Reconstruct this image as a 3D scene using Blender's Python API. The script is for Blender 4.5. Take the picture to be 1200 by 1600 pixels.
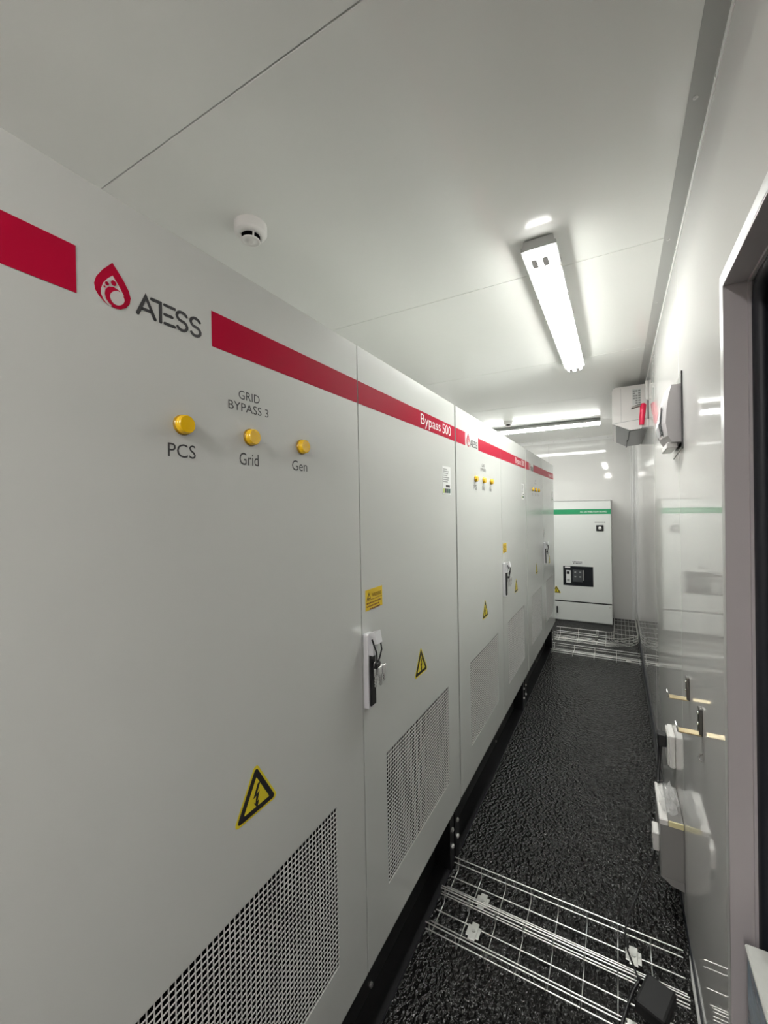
import bpy, bmesh, math, random
from mathutils import Vector, Matrix
random.seed(7)
for o in list(bpy.data.objects): bpy.data.objects.remove(o)
SC = bpy.context.scene
COL = SC.collection

# ------------------------------------------------------------------ camera
CAMH = 1.567
cam_d = bpy.data.cameras.new('camera'); cam = bpy.data.objects.new('camera', cam_d); COL.objects.link(cam)
YAW, PITCH, ROLL = .5109, -.0071, .0181
F = Vector((-math.sin(YAW)*math.cos(PITCH), math.cos(YAW)*math.cos(PITCH), math.sin(PITCH)))
R0 = Vector((math.cos(YAW), math.sin(YAW), 0)); U0 = R0.cross(F)
R = R0*math.cos(ROLL) - U0*math.sin(ROLL); U = U0*math.cos(ROLL) + R0*math.sin(ROLL)
m = Matrix((R, U, -F)).transposed().to_4x4(); m.translation = (0, 0, CAMH)
cam.matrix_world = m
cam_d.sensor_fit = 'HORIZONTAL'; cam_d.sensor_width = 36; cam_d.lens = 650.2/1200*36
cam_d.clip_start = .02
SC.camera = cam

# ------------------------------------------------------------------ world, exposure
w = bpy.data.worlds.new('night_outside'); SC.world = w; w.use_nodes = True
w.node_tree.nodes['Background'].inputs[0].default_value = (.010, .013, .02, 1)
w.node_tree.nodes['Background'].inputs[1].default_value = 1
vs = SC.view_settings
vs.view_transform = 'Standard'; vs.look = 'None'; vs.gamma = 1; vs.use_curve_mapping = False
vs.exposure = 0.16
LAMP_STRENGTH = 54.0
FAR_LAMP_STRENGTH = 62.0
SIDE_STRENGTH = 33.0
BACK_LAMP_STRENGTH = 92.0
BACK_SIDE_STRENGTH = 170.0

# ------------------------------------------------------------------ materials
def S(c):
    c = c/255.
    return c/12.92 if c <= .04045 else ((c+.055)/1.055)**2.4
def rgb(r, g, b): return (S(r), S(g), S(b), 1)
MATS = {}
def mat(name, col, rough=.5, metal=0., coat=0., coat_rough=.1, spec=.5, bump=None, emit=0, alpha=1, trans=0, var=None, ior=1.5, rvar=None):
    m = bpy.data.materials.new(name); m.use_nodes = True
    nt = m.node_tree; b = nt.nodes['Principled BSDF']
    b.inputs['Base Color'].default_value = col; b.inputs['Roughness'].default_value = rough
    b.inputs['Metallic'].default_value = metal; b.inputs['Coat Weight'].default_value = coat
    b.inputs['Coat Roughness'].default_value = coat_rough; b.inputs['Specular IOR Level'].default_value = spec
    b.inputs['IOR'].default_value = ior
    b.inputs['Alpha'].default_value = alpha; b.inputs['Transmission Weight'].default_value = trans
    if emit:
        b.inputs['Emission Color'].default_value = col; b.inputs['Emission Strength'].default_value = emit
    tc = nt.nodes.new('ShaderNodeTexCoord')
    if var:                                     # slight mottling of the paint
        sc, amt = var
        n = nt.nodes.new('ShaderNodeTexNoise'); n.inputs['Scale'].default_value = sc; n.inputs['Detail'].default_value = 4
        nt.links.new(tc.outputs['Object'], n.inputs['Vector'])
        mx = nt.nodes.new('ShaderNodeMixRGB'); mx.inputs[1].default_value = tuple(c*(1-amt) for c in col[:3])+(1,)
        mx.inputs[2].default_value = tuple(min(1, c*(1+amt)) for c in col[:3])+(1,)
        nt.links.new(n.outputs['Fac'], mx.inputs[0]); nt.links.new(mx.outputs[0], b.inputs['Base Color'])
    if rvar:
        sc, lo, hi = rvar
        n = nt.nodes.new('ShaderNodeTexNoise'); n.inputs['Scale'].default_value = sc; n.inputs['Detail'].default_value = 3
        nt.links.new(tc.outputs['Object'], n.inputs['Vector'])
        mr = nt.nodes.new('ShaderNodeMapRange'); mr.inputs[1].default_value = .3; mr.inputs[2].default_value = .7
        mr.inputs[3].default_value = lo; mr.inputs[4].default_value = hi
        nt.links.new(n.outputs['Fac'], mr.inputs[0]); nt.links.new(mr.outputs[0], b.inputs['Roughness'])
    if bump:
        kind, sc, strength, dist = bump
        if kind == 'noise':
            n = nt.nodes.new('ShaderNodeTexNoise'); n.inputs['Scale'].default_value = sc; n.inputs['Detail'].default_value = 2; out = n.outputs['Fac']
        else:
            n = nt.nodes.new('ShaderNodeTexVoronoi'); n.inputs['Scale'].default_value = sc; out = n.outputs['Distance']
        nt.links.new(tc.outputs['Object'], n.inputs['Vector'])
        bp = nt.nodes.new('ShaderNodeBump'); bp.inputs['Strength'].default_value = strength; bp.inputs['Distance'].default_value = dist
        nt.links.new(out, bp.inputs['Height']); nt.links.new(bp.outputs[0], b.inputs['Normal'])
        if coat: nt.links.new(bp.outputs[0], b.inputs['Coat Normal'])
    MATS[name] = m
    return m

mat('cabinet_paint', (.56, .575, .55, 1), .20, bump=('noise', 380, .10, .0006), var=(3, .015))
mat('cabinet_side_paint', (.66, .675, .65, 1), .4)
mat('red_print', (.40, .006, .032, 1), .28, ior=1.12)
mat('light_print', (.60, .58, .56, 1), .4)
mat('dark_print', (.03, .03, .032, 1), .45)
mat('white_print', (.82, .80, .79, 1), .4)
mat('green_print', (.012, .27, .11, 1), .4)
mat('sticker_yellow', (.72, .50, .012, 1), .45)
mat('sign_yellow', (.68, .56, .02, 1), .45)
mat('sign_black', (.012, .010, .012, 1), .5)
mat('sticker_white', (.72, .73, .72, 1), .45)
mat('sticker_grey', (.30, .31, .30, 1), .5)
mat('sticker_lime', (.42, .52, .12, 1), .5)
mat('sticker_dark_green', (.03, .09, .07, 1), .5)
mat('sticker_orange', (.20, .08, .006, 1), .5)
mat('ceiling_trim', (.44, .445, .43, 1), .35)
mat('lamp_yellow', (.80, .48, .004, 1), .22, coat=.4)
mat('lamp_bezel', (.30, .17, .005, 1), .25, coat=.4)
mat('wall_paint', (.73, .72, .70, 1), .05, bump=('noise', 4, .035, .004), var=(1.5, .015), rvar=(2.5, .035, .065))
mat('ceiling_paint', (.82, .825, .795, 1), .16, bump=('noise', 3.0, .05, .006), var=(1.5, .015))
mat('trim_paint', (.52, .52, .505, 1), .35)
mat('lit_edge_cream', (.80, .73, .42, 1), .35)  # yellowish light along the box lid's edge, put into the colour
mat('zinc_bolt', (.72, .72, .70, 1), .3, metal=.3)
mat('door_trim', (.60, .595, .58, 1), .3)
mat('box_grey', (.27, .265, .255, 1), .4)
mat('trim_white', (.82, .815, .80, 1), .3)
mat('joint_sealant', (.16, .16, .155, 1), .6)
mat('black_steel', (.010, .010, .011, 1), .35, var=(8, .3))
mat('grille_dark', (.003, .003, .003, 1), .9, spec=0)
mat('steel', (.62, .62, .60, 1), .28, metal=1)
mat('galvanised', (.70, .70, .67, 1), .33, metal=1, var=(40, .08))
mat('chrome', (.80, .80, .80, 1), .12, metal=1)
mat('handle_silver', (.72, .72, .74, 1), .30, metal=.35)
mat('brass_zinc', (.86, .70, .42, 1), .22, metal=1)
mat('black_plastic', (.010, .010, .011, 1), .38)
mat('white_plastic', (.76, .745, .72, 1), .32)
mat('ac_plastic', (.88, .85, .835, 1), .3)
mat('ac_grey', (.33, .33, .34, 1), .4)
mat('lilac_grey', (.46, .44, .45, 1), .45)
mat('jamb_paint', (.44, .41, .415, 1), .35, var=(6, .05))
mat('gasket_rubber', (.010, .012, .018, 1), .5)
mat('door_paint', (.012, .014, .020, 1), .5)
mat('red_plastic', (.72, .01, .07, 1), .3)
mat('screen_black', (.012, .014, .017, 1), .15)
mat('screen_grey', (.05, .055, .06, 1), .3)
mat('lamp_housing', (.42, .425, .41, 1), .4)
mat('lamp_diffuser', (.985, 1., .955, 1), .3, emit=LAMP_STRENGTH)
mat('lamp_side', (.985, 1., .955, 1), .3, emit=SIDE_STRENGTH)
mat('back_lamp_side', (1., .955, .93, 1), .3, emit=BACK_SIDE_STRENGTH)
mat('far_lamp_diffuser', (.985, 1., .97, 1), .3, emit=FAR_LAMP_STRENGTH)
mat('lamp_end', (.85, .84, .82, 1), .2, emit=14.0)
mat('back_lamp_diffuser', (1., .955, .93, 1), .3, emit=BACK_LAMP_STRENGTH)
mat('ceiling_joint', (.55, .55, .53, 1), .6)
mat('carton_grey', (.56, .57, .54, 1), .5, var=(60, .06))
mat('carton_film', (.22, .27, .33, 1), .22, bump=('noise', 14, .6, .02), var=(18, .4))
mat('clear_film', (.85, .85, .85, 1), .06, alpha=.22, bump=('noise', 60, .5, .01))
mat('brick_black', (.005, .005, .0055, 1), .6)
mat('hammer_steel', (.22, .21, .20, 1), .3, metal=1)
mat('cable_black', (.008, .008, .009, 1), .42)

# dark stippled floor covering
fm = bpy.data.materials.new('floor_rubber'); fm.use_nodes = True
nt = fm.node_tree; bs = nt.nodes['Principled BSDF']
bs.inputs['Base Color'].default_value = (.008, .0078, .0078, 1); bs.inputs['Roughness'].default_value = .10
bs.inputs['Specular IOR Level'].default_value = .5
tc = nt.nodes.new('ShaderNodeTexCoord')
v1 = nt.nodes.new('ShaderNodeTexNoise'); v1.inputs['Scale'].default_value = 95; v1.inputs['Detail'].default_value = 1.5; v1.inputs['Roughness'].default_value = .5
v2 = nt.nodes.new('ShaderNodeTexVoronoi'); v2.inputs['Scale'].default_value = 60
for v in (v1, v2): nt.links.new(tc.outputs['Object'], v.inputs['Vector'])
ad = nt.nodes.new('ShaderNodeMath'); ad.operation = 'ADD'
nt.links.new(v1.outputs['Fac'], ad.inputs[0]); nt.links.new(v2.outputs['Distance'], ad.inputs[1])
bp = nt.nodes.new('ShaderNodeBump'); bp.inputs['Strength'].default_value = 1; bp.inputs['Distance'].default_value = .011
nt.links.new(ad.outputs[0], bp.inputs['Height']); nt.links.new(bp.outputs[0], bs.inputs['Normal'])
MATS['floor_rubber'] = fm

# ------------------------------------------------------------------ mesh helpers
class MB:
    """collects shapes, then links them as ONE mesh object"""
    def __init__(s): s.v = []; s.f = []; s.mi = []; s.sm = []
    def add(s, vs, fs, mi=0, smooth=False):
        n = len(s.v); s.v += [tuple(p) for p in vs]
        for f in fs: s.f.append([i+n for i in f]); s.mi.append(mi); s.sm.append(smooth)
        return s
    def box(s, x0, x1, y0, y1, z0, z1, mi=0):
        p = [(x0,y0,z0),(x1,y0,z0),(x1,y1,z0),(x0,y1,z0),(x0,y0,z1),(x1,y0,z1),(x1,y1,z1),(x0,y1,z1)]
        return s.add(p, [(0,3,2,1),(4,5,6,7),(0,1,5,4),(1,2,6,5),(2,3,7,6),(3,0,4,7)], mi)
    def rbox(s, x0, x1, y0, y1, z0, z1, r=.004, seg=2, mi=0):
        bm = bmesh.new(); bmesh.ops.create_cube(bm, size=1)
        for v in bm.verts: v.co = Vector(((x0+x1)/2+v.co.x*(x1-x0), (y0+y1)/2+v.co.y*(y1-y0), (z0+z1)/2+v.co.z*(z1-z0)))
        bmesh.ops.bevel(bm, geom=bm.edges[:], offset=r, segments=seg, affect='EDGES', profile=.5)
        bm.verts.index_update()
        s.add([v.co[:] for v in bm.verts], [[v.index for v in f.verts] for f in bm.faces], mi, False); bm.free(); return s
    def prism(s, pts, d, mi=0, smooth=False):
        """pts: closed 3-D outline; d: extrusion vector"""
        n = len(pts); d = Vector(d); P = [Vector(p) for p in pts]; Q = [p+d for p in P]
        fs = [list(range(n))[::-1], list(range(n, 2*n))]
        s.add(P+Q, fs, mi); k = len(s.v)-2*n
        for i in range(n):
            j = (i+1) % n; s.f.append([k+i, k+j, k+n+j, k+n+i]); s.mi.append(mi); s.sm.append(smooth)
        return s
    def tube(s, pts, r, n=6, mi=0, closed=False, smooth=True):
        P = [Vector(p) for p in pts]; m = len(P); rings = []
        up = None
        for i, p in enumerate(P):
            a = P[(i-1) % m] if (closed or i > 0) else p; b = P[(i+1) % m] if (closed or i < m-1) else p
            t = (b-a).normalized()
            if up is None:
                up = Vector((0,0,1)) if abs(t.z) < .9 else Vector((1,0,0))
            u = up - t*up.dot(t)
            if u.length < 1e-4: u = Vector((1,0,0)) - t*t.x
            u.normalize(); w_ = t.cross(u); up = u
            rr = r[i] if isinstance(r, (list, tuple)) else r
            rings.append([p + (u*math.cos(q)+w_*math.sin(q))*rr for q in (2*math.pi*k/n for k in range(n))])
        vs_ = [v for g in rings for v in g]; fs = []
        for i in range(m if closed else m-1):
            a = i*n; b = ((i+1) % m)*n
            for k in range(n): fs.append((a+k, a+(k+1) % n, b+(k+1) % n, b+k))
        s.add(vs_, fs, mi, smooth)
        if not closed: s.add(rings[0], [list(range(n))[::-1]], mi); s.add(rings[-1], [list(range(n))], mi)
        return s
    def lathe(s, prof, base, axis, n=24, mi=0, smooth=True):
        """prof: (distance along axis, radius)"""
        a = Vector(axis).normalized(); u = a.orthogonal().normalized(); w_ = a.cross(u); b = Vector(base)
        vs_ = []; fs = []
        for h, r in prof:
            for k in range(n):
                q = 2*math.pi*k/n; vs_.append(b+a*h+(u*math.cos(q)+w_*math.sin(q))*r)
        for i in range(len(prof)-1):
            for k in range(n): fs.append((i*n+k, i*n+(k+1) % n, (i+1)*n+(k+1) % n, (i+1)*n+k))
        s.add(vs_, fs, mi, smooth)
        s.add(vs_[:n], [list(range(n))[::-1]], mi); s.add(vs_[-n:], [list(range(n))], mi)
        return s
    def build(s, name, mats, parent=None, label=None, loc=None):
        me = bpy.data.meshes.new(name); me.from_pydata(s.v, [], s.f)
        for k in (mats if isinstance(mats, (list, tuple)) else [mats]): me.materials.append(MATS[k])
        me.polygons.foreach_set('material_index', s.mi); me.polygons.foreach_set('use_smooth', s.sm)
        bm = bmesh.new(); bm.from_mesh(me); bmesh.ops.recalc_face_normals(bm, faces=bm.faces[:]); bm.to_mesh(me); bm.free()
        me.update()
        o = bpy.data.objects.new(name, me); COL.objects.link(o)
        if parent: o.parent = parent
        if loc: o.location = loc
        if label: o['label'] = label
        return o

def tag(o, label, cat, group=None):
    o['label'] = label; o['category'] = cat
    if group: o['group'] = group
    return o
def thing(name, loc, label, cat, group=None):
    o = bpy.data.objects.new(name, None); COL.objects.link(o); o.location = loc; o.empty_display_size = .05
    return tag(o, label, cat, group)
def struct(o): o['kind'] = 'structure'; return o
def copy_tree(o, parent=None):
    c = o.copy(); COL.objects.link(c); c.parent = parent
    for ch in list(o.children): copy_tree(ch, c)
    return c
def piece(o, parent, loc=None):
    c = o.copy(); COL.objects.link(c); c.parent = parent
    if loc: c.location = loc
    return c
def cabinet_text(body, name, y0, y1, z0, z1, x, material, parent):
    """flat lettering on a face that looks along +x, fitted to a box"""
    cu = bpy.data.curves.new(name, 'FONT'); cu.body = body; cu.size = 1; cu.extrude = 0; cu.resolution_u = 3
    o = bpy.data.objects.new('tmp_text', cu); COL.objects.link(o)
    dg = bpy.context.evaluated_depsgraph_get(); dg.update()
    me = bpy.data.meshes.new_from_object(o.evaluated_get(dg)); bpy.data.objects.remove(o); bpy.data.curves.remove(cu)
    xs = [v.co.x for v in me.vertices]; ys = [v.co.y for v in me.vertices]
    ax, bx, ay, by = min(xs), max(xs), min(ys), max(ys)
    for v in me.vertices:
        a, b = v.co.x, v.co.y
        v.co = (x, y0+(a-ax)/(bx-ax)*(y1-y0), z0+(b-ay)/(by-ay)*(z1-z0))
    me.materials.clear(); me.materials.append(MATS[material]); me.name = name
    t = bpy.data.objects.new(name, me); COL.objects.link(t); t.parent = parent
    return t

# ------------------------------------------------------------------ dimensions of the place
A = -.6105         # plane of the cabinet doors
B = .2043          # right wall
ZC = 2.526         # ceiling
XL = -1.95; YN = -3.40; YF = 6.55

# ------------------------------------------------------------------ setting: floor, ceiling, walls
f = MB().box(XL-.1, B+.5, YN-.1, YF+.1, -.06, 0).build('floor', 'floor_rubber'); struct(f)

ce = MB().box(XL-.1, B+.1, YN-.1, YF+.1, ZC+.004, ZC+.1).build('ceiling', 'ceiling_joint'); struct(ce)
seams = [YN, -2.77, -1.62, -.47, .678, 1.819, 3.0, 4.128, 5.28, 6.43, YF]
for y0, y1 in zip(seams[:-1], seams[1:]):
    MB().rbox(XL, B, y0+.0016, y1-.0016, ZC, ZC+.006, .0012, 1).build('panel', 'ceiling_paint', ce)

# right wall with the doorway
DY0, DY1, DZ = .22, 1.13, 2.03
mb = MB()
mb.box(B+.006, B+.10, DY1, YF+.1, 0, ZC); mb.box(B+.006, B+.10, YN-.1, DY0, 0, ZC); mb.box(B+.006, B+.10, DY0, DY1, DZ, ZC)
wr = mb.build('wall_right', 'joint_sealant'); struct(wr)
for y0, y1 in ((1.896, 3.132), (3.132, 4.368), (4.368, 5.604), (5.604, YF)):
    MB().rbox(B, B+.008, y0+.0015, y1-.0015, 0, ZC, .0015, 1).build('panel', 'wall_paint', wr)
MB().box(B, B+.008, DY1, 1.896-.0015, 0, ZC).build('panel', 'wall_paint', wr)
MB().box(B, B+.008, DY0, DY1, DZ, ZC).build('panel', 'wall_paint', wr)
for y0, y1 in ((YN, -2.25), (-2.25, -1.015), (-1.015, DY0)): MB().rbox(B, B+.008, y0+.0015, y1, 0, ZC, .0015, 1).build('panel', 'wall_paint', wr)

# far wall
wf = MB().box(XL-.1, B+.1, YF+.006, YF+.1, 0, ZC).build('wall_far', 'joint_sealant'); struct(wf)
for x0, x1 in ((XL, -.87), (-.87, B)):
    MB().rbox(x0+.0015, x1-.0015, YF, YF+.008, 0, ZC, .0015, 1).build('panel', 'wall_paint', wf)
wl = MB().box(XL-.1, XL-.006, YN-.1, YF+.1, 0, ZC).build('wall_left', 'joint_sealant'); struct(wl)
ys = [YN, -2.5, -1.3, -.1, 1.1, 2.3, 3.5, 4.7, 5.9, YF]
for y0, y1 in zip(ys[:-1], ys[1:]):
    MB().rbox(XL-.008, XL, y0+.0015, y1-.0015, 0, ZC, .0015, 1).build('panel', 'wall_paint', wl)
wn = MB().box(XL-.1, B+.1, YN-.1, YN-.006, 0, ZC).build('wall_near', 'joint_sealant'); struct(wn)
for x0, x1 in ((XL, -.87), (-.87, B)):
    MB().rbox(x0+.0015, x1-.0015, YN-.008, YN, 0, ZC, .0015, 1).build('panel', 'wall_paint', wn)

# angle trims along the ceiling
screw_proto = None
def screw(parent, pos, axis, r=.0045):
    return MB().lathe([(0, r*1.25), (.0012, r*1.25), (.0025, r*.8), (.003, r*.3)], pos, axis, 10).build('screw', 'steel', parent)
t1 = MB().box(B-.046, B, YN, YF, ZC-.0018, ZC+.001).build('trim_1', 'ceiling_trim'); struct(t1)
MB().box(B-.0018, B+.001, YN, YF, ZC-.022, ZC-.0018).build('wall_leg', 'trim_white', t1)
for y in (.42, 1.23, 1.832, 2.37, 2.95, 3.5, 4.1): screw(t1, (B-.031, y, ZC-.0018), (0,0,-1))
for y in (1.18, 1.90, 2.6, 3.3): screw(t1, (B-.0018, y, ZC-.011), (-1,0,0), .003)
t2 = MB().box(XL, B, YF-.045, YF, ZC-.0018, ZC+.001).box(XL, B, YF-.0018, YF+.001, ZC-.045, ZC).build('trim_2', 'trim_white'); struct(t2)
for x in (-1.1, -.8, -.45, -.1): screw(t2, (x, YF-.0018, ZC-.022), (0,-1,0))
# corner trim far right: folded white strip with two ribs
t3 = MB().box(B-.047, B+.001, YF-.003, YF+.001, 0, ZC-.046).box(B-.003, B+.001, YF-.047, YF, 0, ZC-.046)
t3.tube([(B-.040, YF-.005, 0), (B-.040, YF-.005, ZC-.046)], .005, 8); t3.tube([(B-.012, YF-.010, 0), (B-.012, YF-.010, ZC-.046)], .009, 8)
struct(t3.build('trim_3', 'trim_white'))
# foot trim along the right wall
struct(MB().prism([(B-.011, DY1, 0), (B-.004, DY1, 0), (B-.004, 1.745, 0), (B-.006, 1.745, 0), (B-.011, 1.66, 0)], (0, 0, .007)).build('baseboard_right', 'trim_paint'))
struct(MB().box(B-.0035, B-.0005, DY1+.03, YF, 0, .020).build('baseboard_far_right', 'gasket_rubber'))

# doorway: trim, jamb, gasket, leaf
d = MB()
d.box(B-.004, B+.002, DY1-.001, DY1+.026, 0, DZ+.026); d.box(B-.004, B+.002, DY0-.026, DY0+.001, 0, DZ+.026); d.box(B-.004, B+.002, DY0, DY1, DZ-.001, DZ+.026)
dr = d.build('door_1', 'door_trim'); struct(dr)
j = MB(); j.box(B-.004, B+.10, DY1-.004, DY1+.001, 0, DZ); j.box(B-.004, B+.10, DY0-.001, DY0+.004, 0, DZ); j.box(B-.004, B+.10, DY0, DY1, DZ-.004, DZ+.001)
j.box(B+.036, B+.042, DY1-.010, DY1, 0, DZ); j.box(B+.036, B+.042, DY0, DY0+.010, 0, DZ); j.box(B+.036, B+.042, DY0, DY1, DZ-.010, DZ)
j.build('jamb', 'jamb_paint', dr)
def ring(x, inset, r, corner, n=10):
    y0, y1, z1 = DY0+inset, DY1-inset, DZ-inset
    p = [(x, y1, 0), (x, y1, z1-corner)]
    p += [(x, y1-corner+corner*math.cos(q), z1-corner+corner*math.sin(q)) for q in (math.pi/2*k/6 for k in range(1, 6))]
    p += [(x, y1-corner, z1), (x, y0+corner, z1)]
    p += [(x, y0+corner-corner*math.sin(q), z1-corner+corner*math.cos(q)) for q in (math.pi/2*k/6 for k in range(1, 6))]
    p += [(x, y0, z1-corner), (x, y0, 0)]
    return p
g = MB().tube(ring(B+.055, .012, .012, .05), .014, 8).tube(ring(B+.083, .016, .014, .05), .017, 8)
g.build('gasket', 'gasket_rubber', dr)
lf = MB().box(B+.190, B+.235, DY0-.04, DY1+.04, .0, DZ+.04).box(B+.10, B+.190, DY1+.0, DY1+.04, 0, DZ+.04).box(B+.10, B+.190, DY0-.04, DY0, 0, DZ+.04).box(B+.10, B+.190, DY0, DY1, DZ, DZ+.04)
lf.build('door_leaf', 'door_paint', dr)
MB().box(B+.184, B+.190, DY0+.08, DY1-.08, .15, DZ-.10).build('door_inner_panel', 'lilac_grey', dr)

# ------------------------------------------------------------------ control cabinets
W, MID, ZB, ZT, DEP = 1.578, .804, .296, 2.012, 1.0
VZ0, VZ1 = .443, .837
V1 = (.155, .675); V2 = (.928, 1.450)
def frame_panel(mb, x0, x1, y0, y1, z0, z1, hy0, hy1, hz0, hz1):
    Y = [y0, hy0, hy1, y1]; Z = [z0, hz0, hz1, z1]; vs_ = []
    for x in (x1, x0):
        for z in Z:
            for y in Y: vs_.append((x, y, z))
    fs = []
    for j_ in range(3):
        for i in range(3):
            if i == 1 and j_ == 1: continue
            a = j_*4+i; fs.append((a, a+1, a+5, a+4)); fs.append((16+a, 16+a+4, 16+a+5, 16+a+1))
    for a, b in ((0,1),(1,2),(2,3),(3,7),(7,11),(11,15),(15,14),(14,13),(13,12),(12,8),(8,4),(4,0)): fs.append((a, 16+a, 16+b, b))
    for a, b in ((5,6),(6,10),(10,9),(9,5)): fs.append((a, b, 16+b, 16+a))
    mb.add(vs_, fs); return mb
def grille(y0, y1, parent):
    g = MB(); ny, nz = 45, 34; py = (y1-y0)/ny; pz = (VZ1-VZ0)/nz; h = .0009
    for i in range(1, ny): y = y0+i*py; g.box(-.0022, -.0008, y-h, y+h, VZ0, VZ1)
    for i in range(1, nz): z = VZ0+i*pz; g.box(-.0020, -.0006, y0, y1, z-h, z+h)
    o = g.build('vent_grille', 'steel_grille', parent, 'perforated steel vent')
    MB().box(-.0195, -.0040, y0+.0004, y1-.0004, VZ0+.0004, VZ1-.0004).build('vent_shade_sheet', 'grille_dark', parent)  # near-black sheet standing in for the shade inside the cabinet
    return o
mat('steel_grille', (.62, .62, .60, 1), .35)

def poly(mb, pts, x, mi, th=.0003):
    mb.prism([(x, p[0], p[1]) for p in pts], (th, 0, 0), mi)
def rounded_tri(cy, cz, side, r, n=5):
    h = side*math.sqrt(3)/2; inr = h/3
    pts = []
    cor = [(cy, cz+2*inr), (cy-side/2, cz-inr), (cy+side/2, cz-inr)]
    for k, (y, z) in enumerate(cor):
        dy, dz = cy-y, cz-z; L_ = math.hypot(dy, dz); c = (y+dy/L_*2*r, z+dz/L_*2*r)
        a0 = math.radians((30, 150, 270)[k])
        for i in range(n+1):
            q = a0+math.radians(120)*i/n; pts.append((c[0]+r*math.cos(q), c[1]+r*math.sin(q)))
    return pts
def warning_sign(cy, zbase, parent, side=.096):
    mb = MB(); h = side*math.sqrt(3)/2; cz = zbase+h/3
    poly(mb, rounded_tri(cy, cz, side+.018, .0075), .0002, 0)
    poly(mb, rounded_tri(cy, cz, side+.003, .0050), .0006, 1)
    poly(mb, rounded_tri(cy, cz, side-.032, .0012), .0010, 0)
    s = .00150; bolt = [(2,17),(-7,-1),(-1,1),(-3,-9),(-6,-7),(0,-17),(4,-6),(0.5,-8),(5,5),(-1,2.5),(7,17)]
    poly(mb, [(cy+a*s*.9, cz+b*s*.9+.001) for a, b in bolt], .0014, 1)
    return mb.build('warning_sign', ['sign_yellow', 'sign_black'], parent, 'yellow triangle with a black lightning bolt')

def stroke(mb, pts, wd, x, mi=0, cap=True):
    P = [Vector((p[0], p[1])) for p in pts]; L_ = []; Rr = []
    for i, p in enumerate(P):
        t0 = (P[i]-P[i-1]).normalized() if i > 0 else None; t1_ = (P[i+1]-P[i]).normalized() if i < len(P)-1 else None
        t = t0 if t1_ is None else t1_ if t0 is None else (t0+t1_).normalized()
        n_ = Vector((-t.y, t.x)); k = 1
        if t0 is not None and t1_ is not None: k = 1/max(.5, n_.dot(Vector((-t0.y, t0.x))))
        L_.append(p+n_*wd/2*k); Rr.append(p-n_*wd/2*k)
    for i in range(len(P)-1): poly(mb, [L_[i], L_[i+1], Rr[i+1], Rr[i]], x, mi)
    if cap:
        for p in (P[0], P[-1]): poly(mb, [(p.x+wd/2*math.cos(q), p.y+wd/2*math.sin(q)) for q in (math.pi*2*k/8 for k in range(8))], x, mi)
def smooth_closed(pts, n=3):
    out = []; m_ = len(pts)
    for i in range(m_):
        p0, p1, p2, p3 = (Vector(pts[(i+k) % m_]) for k in (-1, 0, 1, 2))
        for k in range(n):
            t = k/n; out.append(tuple(.5*((2*p1)+(p2-p0)*t+(2*p0-5*p1+4*p2-p3)*t*t+(3*p1-p0-3*p2+p3)*t**3)))
    return out

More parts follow.
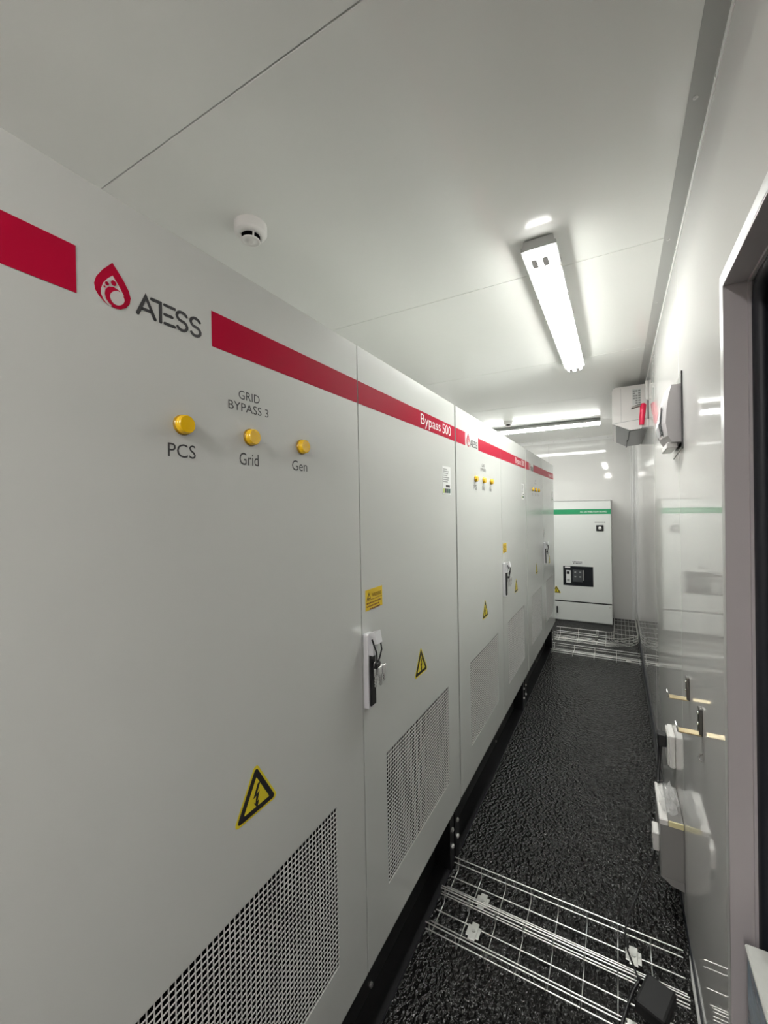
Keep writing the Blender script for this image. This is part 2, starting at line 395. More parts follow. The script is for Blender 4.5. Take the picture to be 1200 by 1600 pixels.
def make_cabinet():
    root = thing('control_cabinet', (A, .150, 0), '', 'cabinet', 'row of grey control cabinets')
    b = MB().rbox(-DEP, -.021, .002, W-.002, ZB, ZT-.001, .003, 1)
    b.build('body', 'cabinet_side_paint', root)
    p = MB().box(-.16, -.105, .01, W-.01, 0, ZB).box(-.115, -.020, .01, W-.01, ZB-.012, ZB).box(-.115, -.034, .01, W-.01, 0, .010)
    p.box(-DEP+.02, -.16, .01, .03, 0, ZB).box(-DEP+.02, -.16, W-.03, W-.01, 0, ZB)
    pl = p.build('plinth', 'black_steel', root)
    for yy in (.0, W-.056):
        e = MB().box(-.105, -.033, yy+.004, yy+.010, .010, ZB-.012).box(-.040, -.033, yy+.004, yy+.052, .010, ZB-.012).build('end_bracket', 'black_steel', root)
        for z in (.245, .170, .098):
            MB().lathe([(0,.009),(.006,.009),(.008,.006)], (-.033, yy+.028, z), (1,0,0), 6, smooth=False).build('bolt', 'zinc_bolt', e)
    # plinth fixing bolt seen low in the middle
    MB().lathe([(0,.008),(.006,.008),(.008,.005)], (-.105, .98, .03), (1,0,0), 6, smooth=False).build('bolt', 'steel', pl)
    # doors
    dl = frame_panel(MB(), -.020, 0, .003, MID-.0022, ZB, ZT, V1[0], V1[1], VZ0, VZ1).build('door', 'cabinet_paint', root)
    d2 = frame_panel(MB(), -.020, 0, MID+.0022, W-.003, ZB, ZT, V2[0], V2[1], VZ0, VZ1).build('door', 'cabinet_paint', root)
    grille(*V1, dl); grille(*V2, d2)
    # red stripe
    S0, S1 = 1.8553, 1.9168
    MB().box(.0001, .0006, .003, .131, S0, S1).build('red_stripe', 'red_print', dl)
    MB().box(.0001, .0006, .3387, MID-.0022, S0, S1).build('red_stripe', 'red_print', dl)
    MB().box(.0001, .0006, MID+.0022, W-.003, S0, S1).build('red_stripe', 'red_print', d2)
    # logo: drop
    lg = MB()
    outer = [(.1764,1.9173),(.1634,1.902),(.1551,1.8886),(.1523,1.8786),(.1534,1.8706),(.1579,1.8639),(.1638,1.8588),(.1706,1.8555),(.1755,1.8553),(.1804,1.8551),(.1862,1.8564),(.1937,1.8613),(.1991,1.8689),(.2006,1.878),(.198,1.8876),(.1915,1.8984),(.1831,1.9094)]
    poly(lg, outer, .0002, 0)
    inner = [(.176,1.8993),(.1693,1.8921),(.1637,1.8839),(.1608,1.8753),(.1606,1.868),(.1632,1.8619),(.1672,1.8578),(.172,1.8545),(.1792,1.8628),(.1879,1.8665),(.1911,1.8769),(.184,1.8889)]
    poly(lg, inner, .0006, 1)
    sw = [(.1893,1.8757),(.1839,1.8821),(.1768,1.8838),(.1705,1.8816),(.1662,1.8763),(.1652,1.87),(.1666,1.8634),(.1707,1.8585),(.1762,1.8559),(.1833,1.8559),(.1907,1.8598),(.1946,1.8693),(.1912,1.8769)]
    poly(lg, sw, .0010, 0)
    hole = [(.1817,1.8803),(.176,1.877),(.1723,1.8717),(.1722,1.8665),(.1749,1.8617),(.1798,1.8598),(.1849,1.8613),(.1894,1.8656),(.1912,1.8709),(.1896,1.8755),(.186,1.8792)]
    poly(lg, smooth_closed(hole), .0014, 1)
    for y, z, r in ((.1681,1.8845,.0026),(.1769,1.8889,.0036),(.1648,1.8788,.0013)):
        poly(lg, [(y+r*math.cos(q), z+r*1.05*math.sin(q)) for q in (2*math.pi*k/12 for k in range(12))], .0014, 0)
    lg.build('logo_drop', ['red_print', 'light_print'], dl, 'red drop emblem with a pale footprint inside')
    # logo: letters
    lt = MB(); wd = .0052; x = .0003
    za, zb = 1.8905, 1.8615
    stroke(lt, [(.2104,zb),(.2229,za),(.2366,zb)], wd, x); stroke(lt, [(.2165,1.8708),(.2310,1.8708)], wd*.85, x)
    stroke(lt, [(.2319,za),(.2455,za),(.2455,zb)], wd, x)
    for z, e in ((za,.2695),(1.8758,.2650),(zb+.0006,.2690)): stroke(lt, [(.2525,z),(e,z)], wd*.9, x)
    for s0 in (.2730, .2978):
        wS = .0180
        pts = []
        for q in range(25, 271, 27): pts.append((s0+wS/2+wS/2*math.cos(math.radians(q)), 1.8835+.0072*math.sin(math.radians(q))))
        for q in range(90, -156, -27): pts.append((s0+wS/2+wS/2*math.cos(math.radians(q)), 1.8690+.0074*math.sin(math.radians(q))))
        stroke(lt, pts, wd*.9, x)
    lt.build('logo_letters', 'dark_print', dl)
    # lettering
    cabinet_text('PCS', 'lettering', .253, .302, 1.6555, 1.6775, .0004, 'dark_print', dl)
    cabinet_text('Grid', 'lettering', .394, .441, 1.6545, 1.6775, .0004, 'dark_print', dl)
    cabinet_text('Gen', 'lettering', .537, .587, 1.6545, 1.6765, .0004, 'dark_print', dl)
    cabinet_text('GRID', 'lettering', .395, .447, 1.7770, 1.7935, .0004, 'dark_print', dl)
    cabinet_text('Bypass', 'lettering', 1.219, 1.412, 1.8590, 1.9085, .0009, 'white_print', d2)
    cabinet_text('500', 'lettering', 1.432, 1.527, 1.8690, 1.9085, .0009, 'white_print', d2)
    # indicator lamps
    for y in (.279, .4213, .5692):
        l = MB().lathe([(0,.0165),(.003,.0165),(.004,.0155)], (0, y, 1.7083), (1,0,0), 24).build('indicator_lamp', 'lamp_bezel', root)
        MB().lathe([(.0038,.0152),(.0085,.0152),(.0095,.0142)], (0, y, 1.7083), (1,0,0), 24).build('lens', 'lamp_yellow', l)
        MB().lathe([(.0098,.0146),(.0125,.0146),(.0140,.0132)], (0, y, 1.7083), (1,0,0), 24).build('lens_cap', 'lamp_yellow', l)
    warning_sign(.4185, .9930, dl); warning_sign(1.186, .9870, d2)
    # rating label
    s = MB(); s.box(.0002, .0006, 1.424, 1.516, 1.622, 1.737, 0)
    for k in range(7): s.box(.0006, .0008, 1.430, 1.430+.076*(.6+.4*((k*37) % 10)/10), 1.727-k*.0085-.004, 1.727-k*.0085, 1)
    s.box(.0006, .0008, 1.46, 1.505, 1.652, 1.661, 4)
    for k, mi in enumerate((2, 4, 3, 3)): s.box(.0006, .0008, 1.428+k*.0215, 1.446+k*.0215, 1.628, 1.646, mi)
    s.build('rating_label', ['sticker_white', 'sticker_grey', 'sticker_lime', 'sticker_dark_green', 'dark_print'], d2, 'small white printed rating label')
    # swing handle
    h = MB().rbox(.0, .016, .808, .842, 1.022, 1.226, .003, 2).build('handle', 'handle_silver', root, 'silver swing handle with black insert')
    MB().rbox(.0155, .0225, .812, .838, 1.030, 1.168, .002, 1).build('insert', 'black_plastic', h)
    k_ = MB().rbox(.0155, .030, .811, .838, 1.168, 1.226, .003, 2)
    k_.prism([(.016,.811,1.198),(.044,.811,1.204),(.038,.811,1.236),(.016,.811,1.228)], (0,.028,0))
    k_.build('lever', 'handle_silver', h)
    return root, dl, d2

c1, dl1, dr1 = make_cabinet()
def yellow_label(parent):
    s = MB(); y0, y1, z0, z1 = .8245, .9185, 1.284, 1.342
    s.box(.0002, .0006, y0, y1, z0, z1, 0)
    poly(s, [(y0+.008, z1-.027), (y0+.028, z1-.027), (y0+.018, z1-.008)], .0007, 2)
    poly(s, [(y0+.0125, z1-.0245), (y0+.0235, z1-.0245), (y0+.018, z1-.0135)], .0011, 0)
    s.box(.0006, .0009, y0+.003, y1-.003, z1-.0305, z1-.0290, 1)
    for k, (e0, e1) in enumerate(((.006,.088),(.006,.074),(.022,.080))):
        y = e0; zz = z1-.0365-k*.0085
        while y < e1:
            l_ = .004+.008*random.random(); s.box(.0006, .0009, y0+y, y0+min(y+l_, e1), zz-.0042, zz, 1); y += l_+.0022
    o = s.build('warning_label', ['sticker_yellow', 'sticker_orange', 'sign_black'], parent, 'yellow warning label with dark print')
    cabinet_text('WARNING', 'lettering', y0+.034, y1-.006, z1-.024, z1-.013, .0010, 'sticker_orange', o)
    return o
c2 = copy_tree(c1); c2.location.y = 1.738
c3 = copy_tree(c1); c3.location.y = 3.335
def doors(c): return [k for k in c.children if k.name.split('.')[0] == 'door']
for c, n in ((c1, '3'), (c2, '2'), (c3, '1')):
    dl_, dr_ = doors(c)
    cabinet_text('BYPASS '+n, 'lettering', .371, .470, 1.7545, 1.7705, .0004, 'dark_print', dl_)
    if c is not c3: yellow_label(dr_)
    else: MB().box(.0002, .0006, .84, .90, 1.285, 1.33).build('small_label', 'sticker_grey', dr_)
c1['label'] = 'nearest grey control cabinet, its large lamps labelled PCS, Grid and Gen at left'
c2['label'] = 'middle grey control cabinet of the row, between the nearest and the farthest'
c3['label'] = 'farthest grey control cabinet, beside the green striped distribution board'

# key bunches hanging on the handles
def make_keys():
    t = thing('key_bunch', (A, .96, 1.2), '', 'keys', 'key bunches on the cabinet handles')
    MB().tube([(.030,-.003,.016),(.036,-.003,.000),(.040,.003,-.020),(.037,.010,-.043),(.034,.016,-.052),(.037,.023,-.042),(.040,.031,-.018),(.036,.033,.000),(.030,.033,.014)], .0024, 6).build('cord_loop', 'cable_black', t)
    MB().tube([(.034+.012*math.cos(q)*.3, .016+.012*math.cos(q), -.056+.012*math.sin(q)) for q in (2*math.pi*k/12 for k in range(12))], .0013, 5, closed=True).build('key_ring', 'chrome', t)
    MB().rbox(.026, .038, .004, .028, -.068, -.050, .003, 1).build('key_tag', 'black_plastic', t)
    for k, (dy, dx, l_) in enumerate(((.002, .004, .052), (.014, .010, .048), (.026, .006, .055), (.034, .012, .044))):
        kb = MB().rbox(.026+dx, .030+dx, dy-.002, dy+.018, -.088, -.064, .0015, 1)
        kb.box(.027+dx, .0295+dx, dy+.004, dy+.012, -.064-l_, -.086)
        for q in range(3): kb.box(.027+dx, .0295+dx, dy+.001, dy+.005, -.066-l_+q*.008+.004, -.066-l_+q*.008+.008)
        kb.build('key', 'chrome', t)
    return t
k1 = make_keys(); k2 = copy_tree(k1); k3 = copy_tree(k1)
for k, c, l_ in ((k1, c1, 'nearest cabinet'), (k2, c2, 'middle cabinet'), (k3, c3, 'farthest cabinet')):
    k.location.y = c.location.y+.810; k['label'] = 'steel key bunch on a black loop hanging from the handle of the '+l_

# ------------------------------------------------------------------ distribution board at the far wall
bx0, bx1, by, bz = -.880, -.070, 6.15, 1.633
t = thing('distribution_board', ((bx0+bx1)/2, (by+YF)/2, 0), 'pale grey distribution board with green stripe and black breaker window at far wall', 'cabinet')
ox, oy = t.location.x, t.location.y
def L(x): return x-ox
FY = by-oy
MB().rbox(L(bx0), L(bx1), FY+.018, YF-oy-.002, .0, bz, .003, 1).build('body', 'cabinet_side_paint', t)
MB().rbox(L(bx0)-.004, L(bx1)+.004, FY-.004, YF-oy-.004, bz-.006, bz+.006, .002, 1).build('top_cover', 'trim_paint', t)
dd = frame_panel
door = MB().rbox(L(bx0)+.003, L(bx1)-.003, FY, FY+.0175, .275, bz-.010, .002, 1).build('door', 'cabinet_side_paint', t)
MB().box(L(bx0)+.003, L(bx1)-.003, FY+.012, FY+.018, .255, .276).build('gap_shade_strip', 'black_plastic', t)  # black strip painting the shade between door and lower panel
low = MB().rbox(L(bx0)+.003, L(bx1)-.003, FY, FY+.0175, .012, .256, .002, 1).build('lower_panel', 'cabinet_side_paint', t)
MB().lathe([(0,.010),(.004,.009)], (L(-.10), FY, .225), (0,-1,0), 12).build('lock', 'steel', low)
MB().box(L(-.745), L(-.728), FY-.012, FY, .10, .19).build('latch', 'black_plastic', low)
MB().box(L(bx0)+.003, L(bx1)-.003, FY-.0006, FY-.0001, 1.449, 1.517).build('green_stripe', 'green_print', door)
def far_text(body, x0, x1, z0, z1, y, material, parent):
    o = cabinet_text(body, 'lettering', 0, 1, z0, z1, 0, material, parent)
    for v in o.data.vertices: v.co = (x0+v.co.y*(x1-x0), y, v.co.z)
    return o
far_text('AC DISTRIBUTION BOARD', L(-.435), L(-.115), 1.472, 1.492, FY-.001, 'white_print', door)
sw_ = MB().rbox(L(-.245), L(-.158), FY-.010, FY, 1.225, 1.305, .003, 1).build('rotary_switch', 'black_plastic', t)
MB().lathe([(0,.020),(.014,.018),(.016,.012)], (L(-.202), FY-.010, 1.265), (0,-1,0), 16).build('knob', 'white_plastic', sw_)
s = MB()
for k in range(7): s.box(L(-.262)+k*.018, L(-.262)+k*.018+.014, FY-.0005, FY-.0001, 1.335, 1.350)
s.build('small_print', 'sticker_grey', door)
s = MB().box(L(-.545), L(-.405), FY-.0005, FY-.0001, .775, .825, 0)
for z, x0, x1 in ((.803,-.537,-.413), (.783,-.530,-.420)):
    x = x0
    while x < x1: s.box(L(x), L(min(x+.013, x1)), FY-.0009, FY-.0005, z, z+.012, 1); x += .017
s.build('name_label', ['sticker_white', 'dark_print'], door)
win = MB().rbox(L(-.655), L(-.288), FY-.004, FY, .485, .749, .002, 1).build('breaker_window', 'screen_black', t, 'black breaker window')
MB().box(L(-.632), L(-.565), FY-.006, FY-.004, .725, .740).build('badge', 'white_print', win)
MB().rbox(L(-.618), L(-.560), FY-.008, FY-.004, .520, .690, .002, 1).build('breaker_panel', 'sticker_white', win)
MB().box(L(-.610), L(-.575), FY-.010, FY-.008, .640, .675).build('breaker_display', 'screen_black', win)
MB().box(L(-.606), L(-.572), FY-.010, FY-.008, .540, .575).build('breaker_button', 'sticker_grey', win)
MB().rbox(L(-.535), L(-.415), FY-.007, FY-.004, .540, .700, .002, 1).build('breaker_face', 'screen_grey', win)
for q in ((-.515,.66),(-.455,.66),(-.515,.60),(-.455,.60)): MB().box(L(q[0]), L(q[0])+.022, FY-.009, FY-.007, q[1], q[1]+.018).build('breaker_button', 'sticker_grey', win)
MB().box(L(-.408), L(-.398), FY-.006, FY-.004, .56, .70).build('slot', 'sticker_grey', win)
ws = warning_sign(0, 0, door, .10)
for v in ws.data.vertices: v.co = (L(-.745)+v.co.y, FY-v.co.x-.0002, .375+v.co.z)

# ------------------------------------------------------------------ ceiling lights
def make_light():
    """local: length along y, ceiling at z=0"""
    t = thing('ceiling_light', (0,0,0), '', 'light fixture', 'twin tube ceiling lights')
    L2 = .740; HB = -.040
    MB().prism([(-.050,-L2,-.006),(.050,-L2,-.006),(.054,-L2,-.026),(.060,-L2,-.028),(.060,-L2,HB),(-.060,-L2,HB),(-.060,-L2,-.028),(-.054,-L2,-.026)], (0, 2*L2, 0)).build('housing', 'lamp_housing', t)
    for y in (-.50, .50): MB().box(-.03, .03, y-.02, y+.02, -.008, 0).build('mounting_bracket', 'steel', t)
    prof = [(-.047,HB-.0002),(-.045,-.054),(-.036,-.064),(-.018,-.068),(.018,-.068),(.036,-.064),(.045,-.054),(.047,HB-.0002)]
    df = MB().prism([(x,-L2+.014,z) for x, z in prof], (0, 2*L2-.028, 0), smooth=False).build('diffuser', ['lamp_diffuser', 'lamp_side'], t)
    for p_ in df.data.polygons:
        if abs(p_.normal.x) > .55 or abs(p_.normal.y) > .5 or p_.normal.z > .2: p_.material_index = 1
    for s_ in (-1, 1):
        y0 = s_*(L2-.0142); y1 = s_*(L2-.008); y2 = s_*(L2-.002)
        e = MB(); n = len(prof)
        pts = [(x, y0, z) for x, z in prof]+[(x*.98, y1, z+.004) for x, z in prof]+[(x*.95, y2, HB+(z-HB)*.86) for x, z in prof]
        fs = [list(range(n)), list(range(2*n, 3*n))[::-1]]
        for k in range(2):
            for i in range(n): jn = (i+1) % n; fs.append((k*n+i, k*n+jn, (k+1)*n+jn, (k+1)*n+i))
        e.add(pts, fs); ec = e.build('end_cap', 'lamp_end', t)
        for x in (-.019, .019):
            MB().box(x-.010, x+.010, min(s_*(L2-.078), s_*(L2-.018)), max(s_*(L2-.078), s_*(L2-.018)), -.0700, -.060).build('tube_holder', 'lilac_grey', ec)
    for y in (-.60, -.36, -.12, .12, .36, .60):
        for s_ in (-1, 1): MB().box(min(s_*.056, s_*.064), max(s_*.056, s_*.064), y-.008, y+.008, -.048, -.026).build('clip', 'steel', t)
    return t
l1 = make_light(); l1.location = (-.234, 2.312, ZC); l1['label'] = 'lit twin tube ceiling light running along the aisle, near the smoke detector'
l2 = copy_tree(l1); l2.location = (-.890, 5.19, ZC); l2.rotation_euler = (0, 0, math.pi/2); l2['label'] = 'lit twin tube ceiling light set crosswise, above the farthest cabinet'

# one more of the row, behind the viewer
l0 = copy_tree(l1); l0.location = (-.24, -1.45, ZC); l0['label'] = 'lit twin tube ceiling light behind the viewer, nearest the back wall'
for lamp_, m_ in ((l0, 'back_lamp_diffuser'), (l2, 'far_lamp_diffuser')):
    for ch in lamp_.children:
        if ch.name.startswith('diffuser'): ch.data = ch.data.copy(); ch.data.materials[0] = MATS[m_]; ch.data.materials[1] = MATS['back_lamp_side' if lamp_ is l0 else 'lamp_side']

# ------------------------------------------------------------------ smoke detectors
def make_detector():
    t = thing('smoke_detector', (0,0,0), '', 'smoke detector', 'smoke detectors on the ceiling')
    MB().lathe([(0,.053),(.028,.053),(.032,.051),(.037,.043),(.038,.036)], (0,0,0), (0,0,-1), 28).build('base', 'white_plastic', t)
    MB().lathe([(.036,.031),(.052,.029)], (0,0,0), (0,0,-1), 24).build('sensing_chamber', 'grille_dark', t)
    MB().lathe([(.0515,.031),(.055,.031),(.0555,.027),(.053,.024),(.053,.014),(.057,.012),(.058,.006)], (0,0,0), (0,0,-1), 24).build('cap', 'white_plastic', t)
    for k in range(4):
        q = math.pi/2*k-.5; c_, s_ = math.cos(q), math.sin(q)
        MB().tube([(c_*.035, s_*.035, -.036), (c_*.0305, s_*.0305, -.053)], .003, 6).build('rib', 'white_plastic', t)
    return t
s1 = make_detector(); s1.location = (-1.060, 1.012, ZC); s1['label'] = 'round white smoke detector on the ceiling above the nearest cabinet'
s2 = copy_tree(s1); s2.location = (-1.06, 4.78, ZC); s2['label'] = 'round white smoke detector on the ceiling just in front of the crosswise light'

# ------------------------------------------------------------------ air conditioner on the right wall
t = thing('air_conditioner', (B, 3.75, 2.13), 'white split air conditioner mounted high on the right wall', 'air conditioner')
z0 = 2.13
prof = [(0, 2.485), (-.205, 2.485), (-.224, 2.474), (-.229, 2.455), (-.229, 2.198), (-.116, 2.141), (0, 2.152)]
MB().prism([(x, 0, z-z0) for x, z in prof], (0, 1.00, 0)).build('body', 'ac_plastic', t)
MB().box(-.2305, -.2285, .03, .97, .075, .335).build('front_panel', 'ac_plastic', t)
MB().prism([(-.230,.0,2.200-z0),(-.224,.0,2.200-z0),(-.114,.0,2.1445-z0),(-.114,.0,2.136-z0),(-.120,.0,2.138-z0)], (0,1.0,0)).build('air_outlet', 'ac_grey', t)
MB().prism([(-.112,.02,2.1385-z0),(-.004,.02,2.149-z0),(-.004,.02,2.146-z0),(-.112,.02,2.1355-z0)], (0,.96,0)).build('underside', 'ac_grey', t)
MB().prism([(-.116,.0,2.136-z0),(-.108,.0,2.136-z0),(-.110,.0,2.126-z0),(-.119,.0,2.126-z0)], (0,.46,0)).build('louvre', 'black_plastic', t)
MB().prism([(-.122,.5,2.134-z0),(-.112,.5,2.134-z0),(-.116,.5,2.122-z0),(-.125,.5,2.122-z0)], (0,.46,0)).build('louvre', 'black_plastic', t)
MB().box(-.170, -.1685, -.0012, 0, .08, .345).build('end_panel_joint', 'ac_grey', t)
MB().prism([(-.229,-.001,.075),(-.002,-.001,.095),(-.002,-.001,.0925),(-.229,-.001,.0725)], (0,.001,0)).build('end_panel_joint', 'ac_grey', t)
s = MB().box(-.092, -.034, -.001, -.0002, .205, .325, 0)
for q in range(6):
    for k in range(3):
        if random.random() < .8: s.box(-.089+k*.018, -.089+k*.018+.014, -.0015, -.001, .211+q*.0185, .211+q*.0185+.012, 1)
s.build('sticker', ['sticker_white', 'sticker_grey'], t, 'small printed sticker')

# white conduit, hammer and its bracket, just in front of it
c = MB().rbox(B-.018, B, 3.53, 3.55, 2.318, 2.455, .003, 1).build('wall_conduit', 'white_plastic')
tag(c, 'short white vertical conduit on the right wall above the red hammer', 'conduit')
t = thing('hammer_bracket', (B, 3.56, 2.12), 'small white wall bracket holding the red hammer', 'bracket')
MB().rbox(-.040, 0, -.012, .035, .006, .062, .004, 1).build('cup', 'white_plastic', t)
MB().box(-.004, 0, -.004, .02, .062, .198).build('back_strip', 'black_plastic', t)
MB().box(-.042, 0, -.013, .036, 0, .005).build('base_edge', 'ac_grey', t)
t = thing('emergency_hammer', (.172, 3.528, 2.14), 'red emergency hammer with pointed steel head beside the air conditioner', 'hammer')
MB().tube([(-.012,0,.0),(-.010,0,.04),(-.004,0,.09),(0,0,.14),(0,0,.152)], [.015,.018,.019,.020,.012], 12).build('handle', 'red_plastic', t)
MB().tube([(.008,0,.140),(-.016,0,.142),(-.050,0,.134),(-.066,0,.126),(-.074,0,.121)], [.010,.011,.010,.008,.001], 10).build('head', 'hammer_steel', t)

# ------------------------------------------------------------------ grey curved wall unit on its plate
t = thing('wall_unit', (B, 1.79, 1.76), 'grey curved wall unit with a dark front panel, on a steel back plate', 'wall unit')
z0 = 1.76
MB().box(-.003, 0, -.006, .27, .012, .268).build('back_plate', 'steel', t)
MB().prism([(-.003,-.006,.012),(0,-.006,.012),(0,.27,-.012),(-.003,.27,-.012)], (0,0,.02)).build('plate_flange', 'steel', t)
MB().box(-.005, 0, -.0085, -.005, .0, .272).build('plate_edge', 'black_plastic', t)
pf = [(-.003,1.989),(-.032,1.989),(-.040,1.955),(-.047,1.905),(-.050,1.858),(-.044,1.811),(-.032,1.7876),(-.003,1.7848)]
mbw = MB(); NS = 7; n = len(pf)
for k in range(NS+1):
    y = .25*k/NS; bul = 1+.32*math.sin(math.pi*k/NS)
    mbw.v += [(x*bul if x < -.01 else x, y, z-z0) for x, z in pf]
for k in range(NS):
    for i in range(n):
        jn = (i+1) % n; mbw.f.append([k*n+i, k*n+jn, (k+1)*n+jn, (k+1)*n+i]); mbw.mi.append(0); mbw.sm.append(False)
mbw.f.append(list(range(n))); mbw.mi.append(0); mbw.sm.append(False); mbw.f.append([NS*n+i for i in range(n)][::-1]); mbw.mi.append(0); mbw.sm.append(False)
mbw.build('body', 'lilac_grey', t)
MB().prism([(-.058,.05,1.925-z0),(-.066,.05,1.862-z0),(-.062,.05,1.835-z0),(-.052,.05,1.812-z0),(-.050,.05,1.84-z0),(-.052,.05,1.90-z0)], (0,.15,0)).build('front_panel', 'screen_black', t)
MB().prism([(-.0665,.07,1.870-z0),(-.0675,.07,1.858-z0),(-.0605,.07,1.822-z0),(-.0585,.07,1.824-z0)], (0,.11,0)).build('front_window', 'ac_grey', t)
MB().rbox(-.045, -.012, .03, .22, 1.768-z0, 1.790-z0, .003, 1).build('lower_lip', 'white_plastic', t)
MB().tube([(-.006,.262,.258),(-.012,.262,.262)], .004, 8).build('fixing_screw', 'steel', t)

# ------------------------------------------------------------------ hooks
def make_hook():
    t = thing('wall_hook', (0,0,0), '', 'hook', 'flat metal hooks on the right wall')
    MB().rbox(-.009, 0, -.013, .013, -.004, .074, .0015, 1).build('plate', 'hammer_steel', t)
    MB().rbox(-.060, -.003, -.0145, .0145, -.0035, 0, .0012, 1).build('arm', 'brass_zinc', t)
    MB().prism([(-.059,-.0145,-.0035),(-.056,-.0145,0),(-.0605,-.0145,.017),(-.0635,-.0145,.016)], (0,.029,0)).build('tip', 'steel', t)
    for z in (.028, .058): MB().lathe([(0,.0038),(.002,.0034),(.0028,.0015)], (-.009,0,z), (-1,0,0), 10).build('screw', 'chrome', t)
    return t
h1 = make_hook(); h1.location = (B, 1.720, .907); h1['label'] = 'brass coloured wall hook, the farther of two, above the white socket'
h2 = copy_tree(h1); h2.location = (B, 1.476, .907); h2['label'] = 'brass coloured wall hook, the nearer of two, beside the doorway'
o = MB().tube([(B,1.468,.852),(B-.006,1.468,.850),(B-.010,1.466,.842),(B-.008,1.462,.836),(B-.002,1.460,.834)], .0022, 6).build('small_hook', 'hammer_steel')
tag(o, 'tiny bent steel hook on the wall below the brass hooks', 'hook')

# ------------------------------------------------------------------ socket, plug and cables
t = thing('wall_socket', (B, 2.20, .49), 'white wall socket with a black plug below the brass hooks', 'socket')
MB().rbox(-.022, 0, -.065, .055, -.055, .085, .006, 2).build('back_box', 'white_plastic', t)
MB().rbox(-.028, -.0215, -.060, .050, -.048, .080, .003, 1).build('face_plate', 'white_plastic', t)
MB().rbox(-.034, -.028, .0, .035, .025, .05, .002, 1).build('switch', 'white_plastic', t)
o = MB().rbox(B-.062, B-.0285, 2.165, 2.205, .505, .560, .005, 2).tube([(B-.050,2.185,.512),(B-.052,2.185,.48),(B-.053,2.185,.465)], .008, 8).build('power_plug', 'black_plastic')
tag(o, 'black plug pushed into the white wall socket', 'plug')
o = MB().tube([(B-.053,2.185,.47),(B-.055,2.180,.44),(B-.062,2.150,.40),(B-.066,2.110,.3755)], .0065, 8).build('power_cable', 'cable_black')
tag(o, 'short black cable from the socket plug down to the junction box', 'cable')
o = MB().tube([(B-.010,6.45,.010),(B-.010,5.0,.009),(B-.010,3.6,.010),(B-.016,3.0,.06),(B-.034,2.55,.20),(B-.046,2.28,.31),(B-.052,2.12,.377)], .0068, 8).build('floor_cable', 'cable_black')
tag(o, 'long black cable along the foot of the right wall', 'cable')

t = thing('junction_box', (B, 2.0, .10), 'grey junction box low on the right wall with a white top', 'box')
MB().rbox(-.076, 0, -.115, .125, .045, .245, .003, 1).build('body', 'box_grey', t)
MB().rbox(-.079, -.050, -.118, .128, .245, .268, .003, 1).build('lid', 'white_plastic', t)
MB().rbox(-.0495, -.001, -.112, .128, .245, .262, .002, 1).build('cover', 'box_grey', t)
MB().rbox(-.0495, -.001, -.119, -.1125, .246, .268, .002, 1).build('lit_edge', 'lit_edge_cream', t)  # lid's front edge; the light it catches is painted in cream
MB().prism([(-.076,-.115,.046),(-.040,-.115,.020),(-.001,-.115,.012),(-.001,-.115,.046)], (0,.24,0)).build('sloped_foot', 'box_grey', t)
o = MB().rbox(B-.098, B-.0765, 1.915, 1.985, .215, .285, .003, 1).rbox(B-.100, B-.097, 1.93, 1.955, .25, .27, .001, 1).build('white_adapter', 'white_plastic')
tag(o, 'white plug adapter on the side of the junction box', 'adapter')

# crumpled clear plastic bag on the box
bm = bmesh.new(); bmesh.ops.create_icosphere(bm, subdivisions=3, radius=1)
for v in bm.verts:
    p = v.co; k = 1+.28*math.sin(7*p.x+3*p.y)*math.cos(6*p.z+2*p.x)+.15*math.sin(13*p.y+5*p.z)
    v.co = Vector((p.x*k*.030, p.y*k*.075, max(-.030, p.z*k*.042)))
me = bpy.data.meshes.new('plastic_bag'); bm.to_mesh(me); bm.free(); me.materials.append(MATS['clear_film'])
o = bpy.data.objects.new('plastic_bag', me); COL.objects.link(o); o.location = (B-.040, 1.972, .3985)
tag(o, 'crumpled clear plastic bag lying on the junction box', 'bag')

# thin cord from the adapter across the tray to the black power brick
o = MB().tube([(B-.088,1.950,.218),(B-.092,1.945,.18),(B-.105,1.935,.13),(B-.135,1.905,.09),(.045,1.84,.066),(.020,1.75,.064),(.005,1.67,.066),(.012,1.60,.068),(.036,1.53,.069),(.046,1.50,.072)], .0030, 8).build('black_cord', 'cable_black')
tag(o, 'thin black cord running from the white adapter over the cable tray', 'cord')
t = thing('power_brick', (.082, 1.455, .061), 'black power adapter brick lying on the near cable tray', 'adapter')
br = MB().rbox(-.040, .040, -.056, .056, 0, .042, .008, 2).build('case', 'brick_black', t)
br.rotation_euler = (0, 0, -.35)
MB().tube([(-.034,.046,.018),(-.042,.056,.016)], [.008,.005], 8).build('strain_relief', 'black_plastic', t)
o = MB().tube([(.042,1.506,.076),(.026,1.475,.068),(.010,1.425,.066),(-.004,1.375,.064),(-.020,1.32,.03),(-.03,1.26,.0055),(-.04,1.15,.0055)], .0048, 8).build('mains_lead', 'cable_black')
tag(o, 'thick black lead leaving the power brick towards the camera', 'cable')

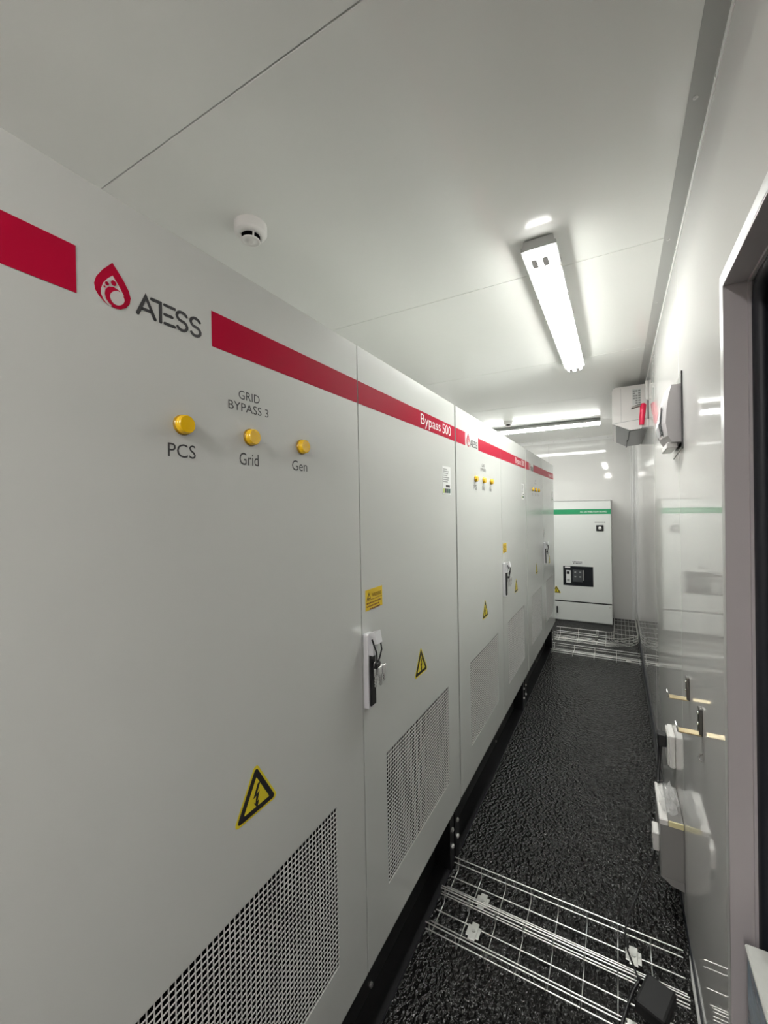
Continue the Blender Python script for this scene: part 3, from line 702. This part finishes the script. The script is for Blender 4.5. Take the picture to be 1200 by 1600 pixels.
# ------------------------------------------------------------------ wire cable trays on the floor
def tray(x0, x1, y0, y1, h, levels, nfloor, label, spacing=.1, r=.0023, z=.004, plates=(), x_off=.05):
    t = thing('cable_tray', ((x0+x1)/2, (y0+y1)/2, 0), label, 'cable tray', 'wire cable trays on the floor')
    ox, oy = t.location.x, t.location.y
    lw = MB().tube([(x0-ox,0,0),(x1-ox,0,0)], r, 6).build('side_wire', 'galvanised', t); first = True
    for y in (y0, y1):
        for k in range(levels):
            zz = z+.0+h*(1-k/levels)
            if first: lw.location = (0, y-oy, zz); first = False
            else: piece(lw, t, (0, y-oy, zz))
    for k in range(nfloor):
        o = piece(lw, t, (0, y0-oy+(y1-y0)*(k+.5 if nfloor < 2 else (k+1)/(nfloor+1)*1.0 if nfloor > 1 else 0)*(1 if nfloor > 1 else 1), z+2*r)); o.name = 'floor_wire'
    n = int((x1-x0-.02)/spacing)+1; cw = None
    e = 0
    for k in range(n):
        x = x0+x_off*.3+k*spacing-ox
        if cw is None: cw = MB().tube([(0,y0-oy-e,z+h+.001),(0,y0-oy-e,z+.006),(0,y0-oy+.006,z-.001),(0,y1-oy-.006,z-.001),(0,y1-oy+e,z+.006),(0,y1-oy+e,z+h+.001)], r*.9, 6).build('cross_wire', 'galvanised', t); cw.location = (x,0,0)
        else: piece(cw, t, (x, 0, 0))
    for px, py in plates:
        p = MB().rbox(px-ox-.024, px-ox+.024, py-oy-.022, py-oy+.022, z+.007, z+.010, .001, 1).rbox(px-ox-.013, px-ox+.013, py-oy-.034, py-oy+.034, z+.0098, z+.0115, .0008, 1)
        pl = p.build('fixing_plate', 'galvanised', t)
        MB().lathe([(0,.007),(.003,.006)], (px-ox, py-oy, z+.0115), (0,0,1), 8).build('screw', 'steel', pl)
    return t
tray(-.632, .176, 1.383, 1.5385, .048, 2, 2, 'nearest wire cable tray, crossing the aisle floor under the black power brick', plates=((-.478, 1.467), (.02, 1.40)))
tray(-.632, .176, 1.5485, 1.703, .048, 2, 2, 'second wire cable tray, lying just beyond and against the nearest one', plates=((-.482, 1.597), (.030, 1.645)))
tray(-.640, .190, 4.700, 4.930, .048, 2, 3, 'straight wire cable tray crossing to the right wall in front of the bent tray', spacing=.2, plates=((.08, 4.76),))
# bent tray in front of the distribution board
t = thing('cable_tray', (-.20, 5.34, 0), 'wire cable tray bending round the corner of the distribution board', 'cable tray', 'wire cable trays on the floor')
TW, RI = .24, .08
ccx, ccy = .07, 5.50-5.34
def bend(yoff, z, parent, name, r=.0028):
    """yoff: distance from the inner side, 0 inner .. TW outer"""
    rad = RI+yoff
    p = [(-.66+.20, ccy-rad, z), (ccx, ccy-rad, z)]
    p += [(ccx+rad*math.sin(q), ccy-rad*math.cos(q), z) for q in (math.pi/2*k/9 for k in range(1, 9))]
    p += [(ccx+rad, ccy, z), (ccx+rad, 6.50-5.34, z)]
    return MB().tube(p, r, 6).build(name, 'galvanised', parent)
for zz in (.014, .042, .072, .102):
    bend(TW, zz, t, 'side_wire')
for zz in (.055, .102): bend(0, zz, t, 'side_wire')
for k in range(1, 6): bend(TW*k/6, .012, t, 'floor_wire', .0022)
def u_wire(px, py, dx, dy):
    """U-shaped cross wire from an inner point along (dx,dy)*TW"""
    a_, b_ = .01, TW-.01
    return MB().tube([(px,py,.104),(px,py,.010),(px+dx*a_,py+dy*a_,.006),(px+dx*b_,py+dy*b_,.006),(px+dx*TW,py+dy*TW,.010),(px+dx*TW,py+dy*TW,.104)], .0022, 6).build('cross_wire', 'galvanised', t)
for x in (-.42, -.22, -.02, .07): u_wire(x, ccy-RI, 0, -1)
for k in (1, 2, 3): q = math.pi/2*k/4; u_wire(ccx+RI*math.sin(q), ccy-RI*math.cos(q), math.sin(q), -math.cos(q))
for y in (.02, .24, .46, .68, .90): u_wire(ccx+RI, ccy+y, 1, 0)
for x, y in ((-.02, ccy-RI), (-.02, ccy-RI-TW)): MB().rbox(x-.014, x+.014, y-.005, y+.005, .05, .108, .002, 1).build('joint_clip', 'steel', t)

# ------------------------------------------------------------------ carton in the doorway
t = thing('carton', (.29, .90, 0), 'pale grey box wrapped in bluish film standing in the doorway', 'box')
o = MB().rbox(-.078, .085, -.20, .152, 0, .688, .004, 1).build('box_body', 'carton_film', t)
MB().rbox(-.081, .088, -.203, .155, .686, .697, .003, 1).build('lid', 'carton_grey', t)
MB().box(-.0795, -.0785, -.20, -.05, .30, .55).build('side_label', 'carton_grey', t)
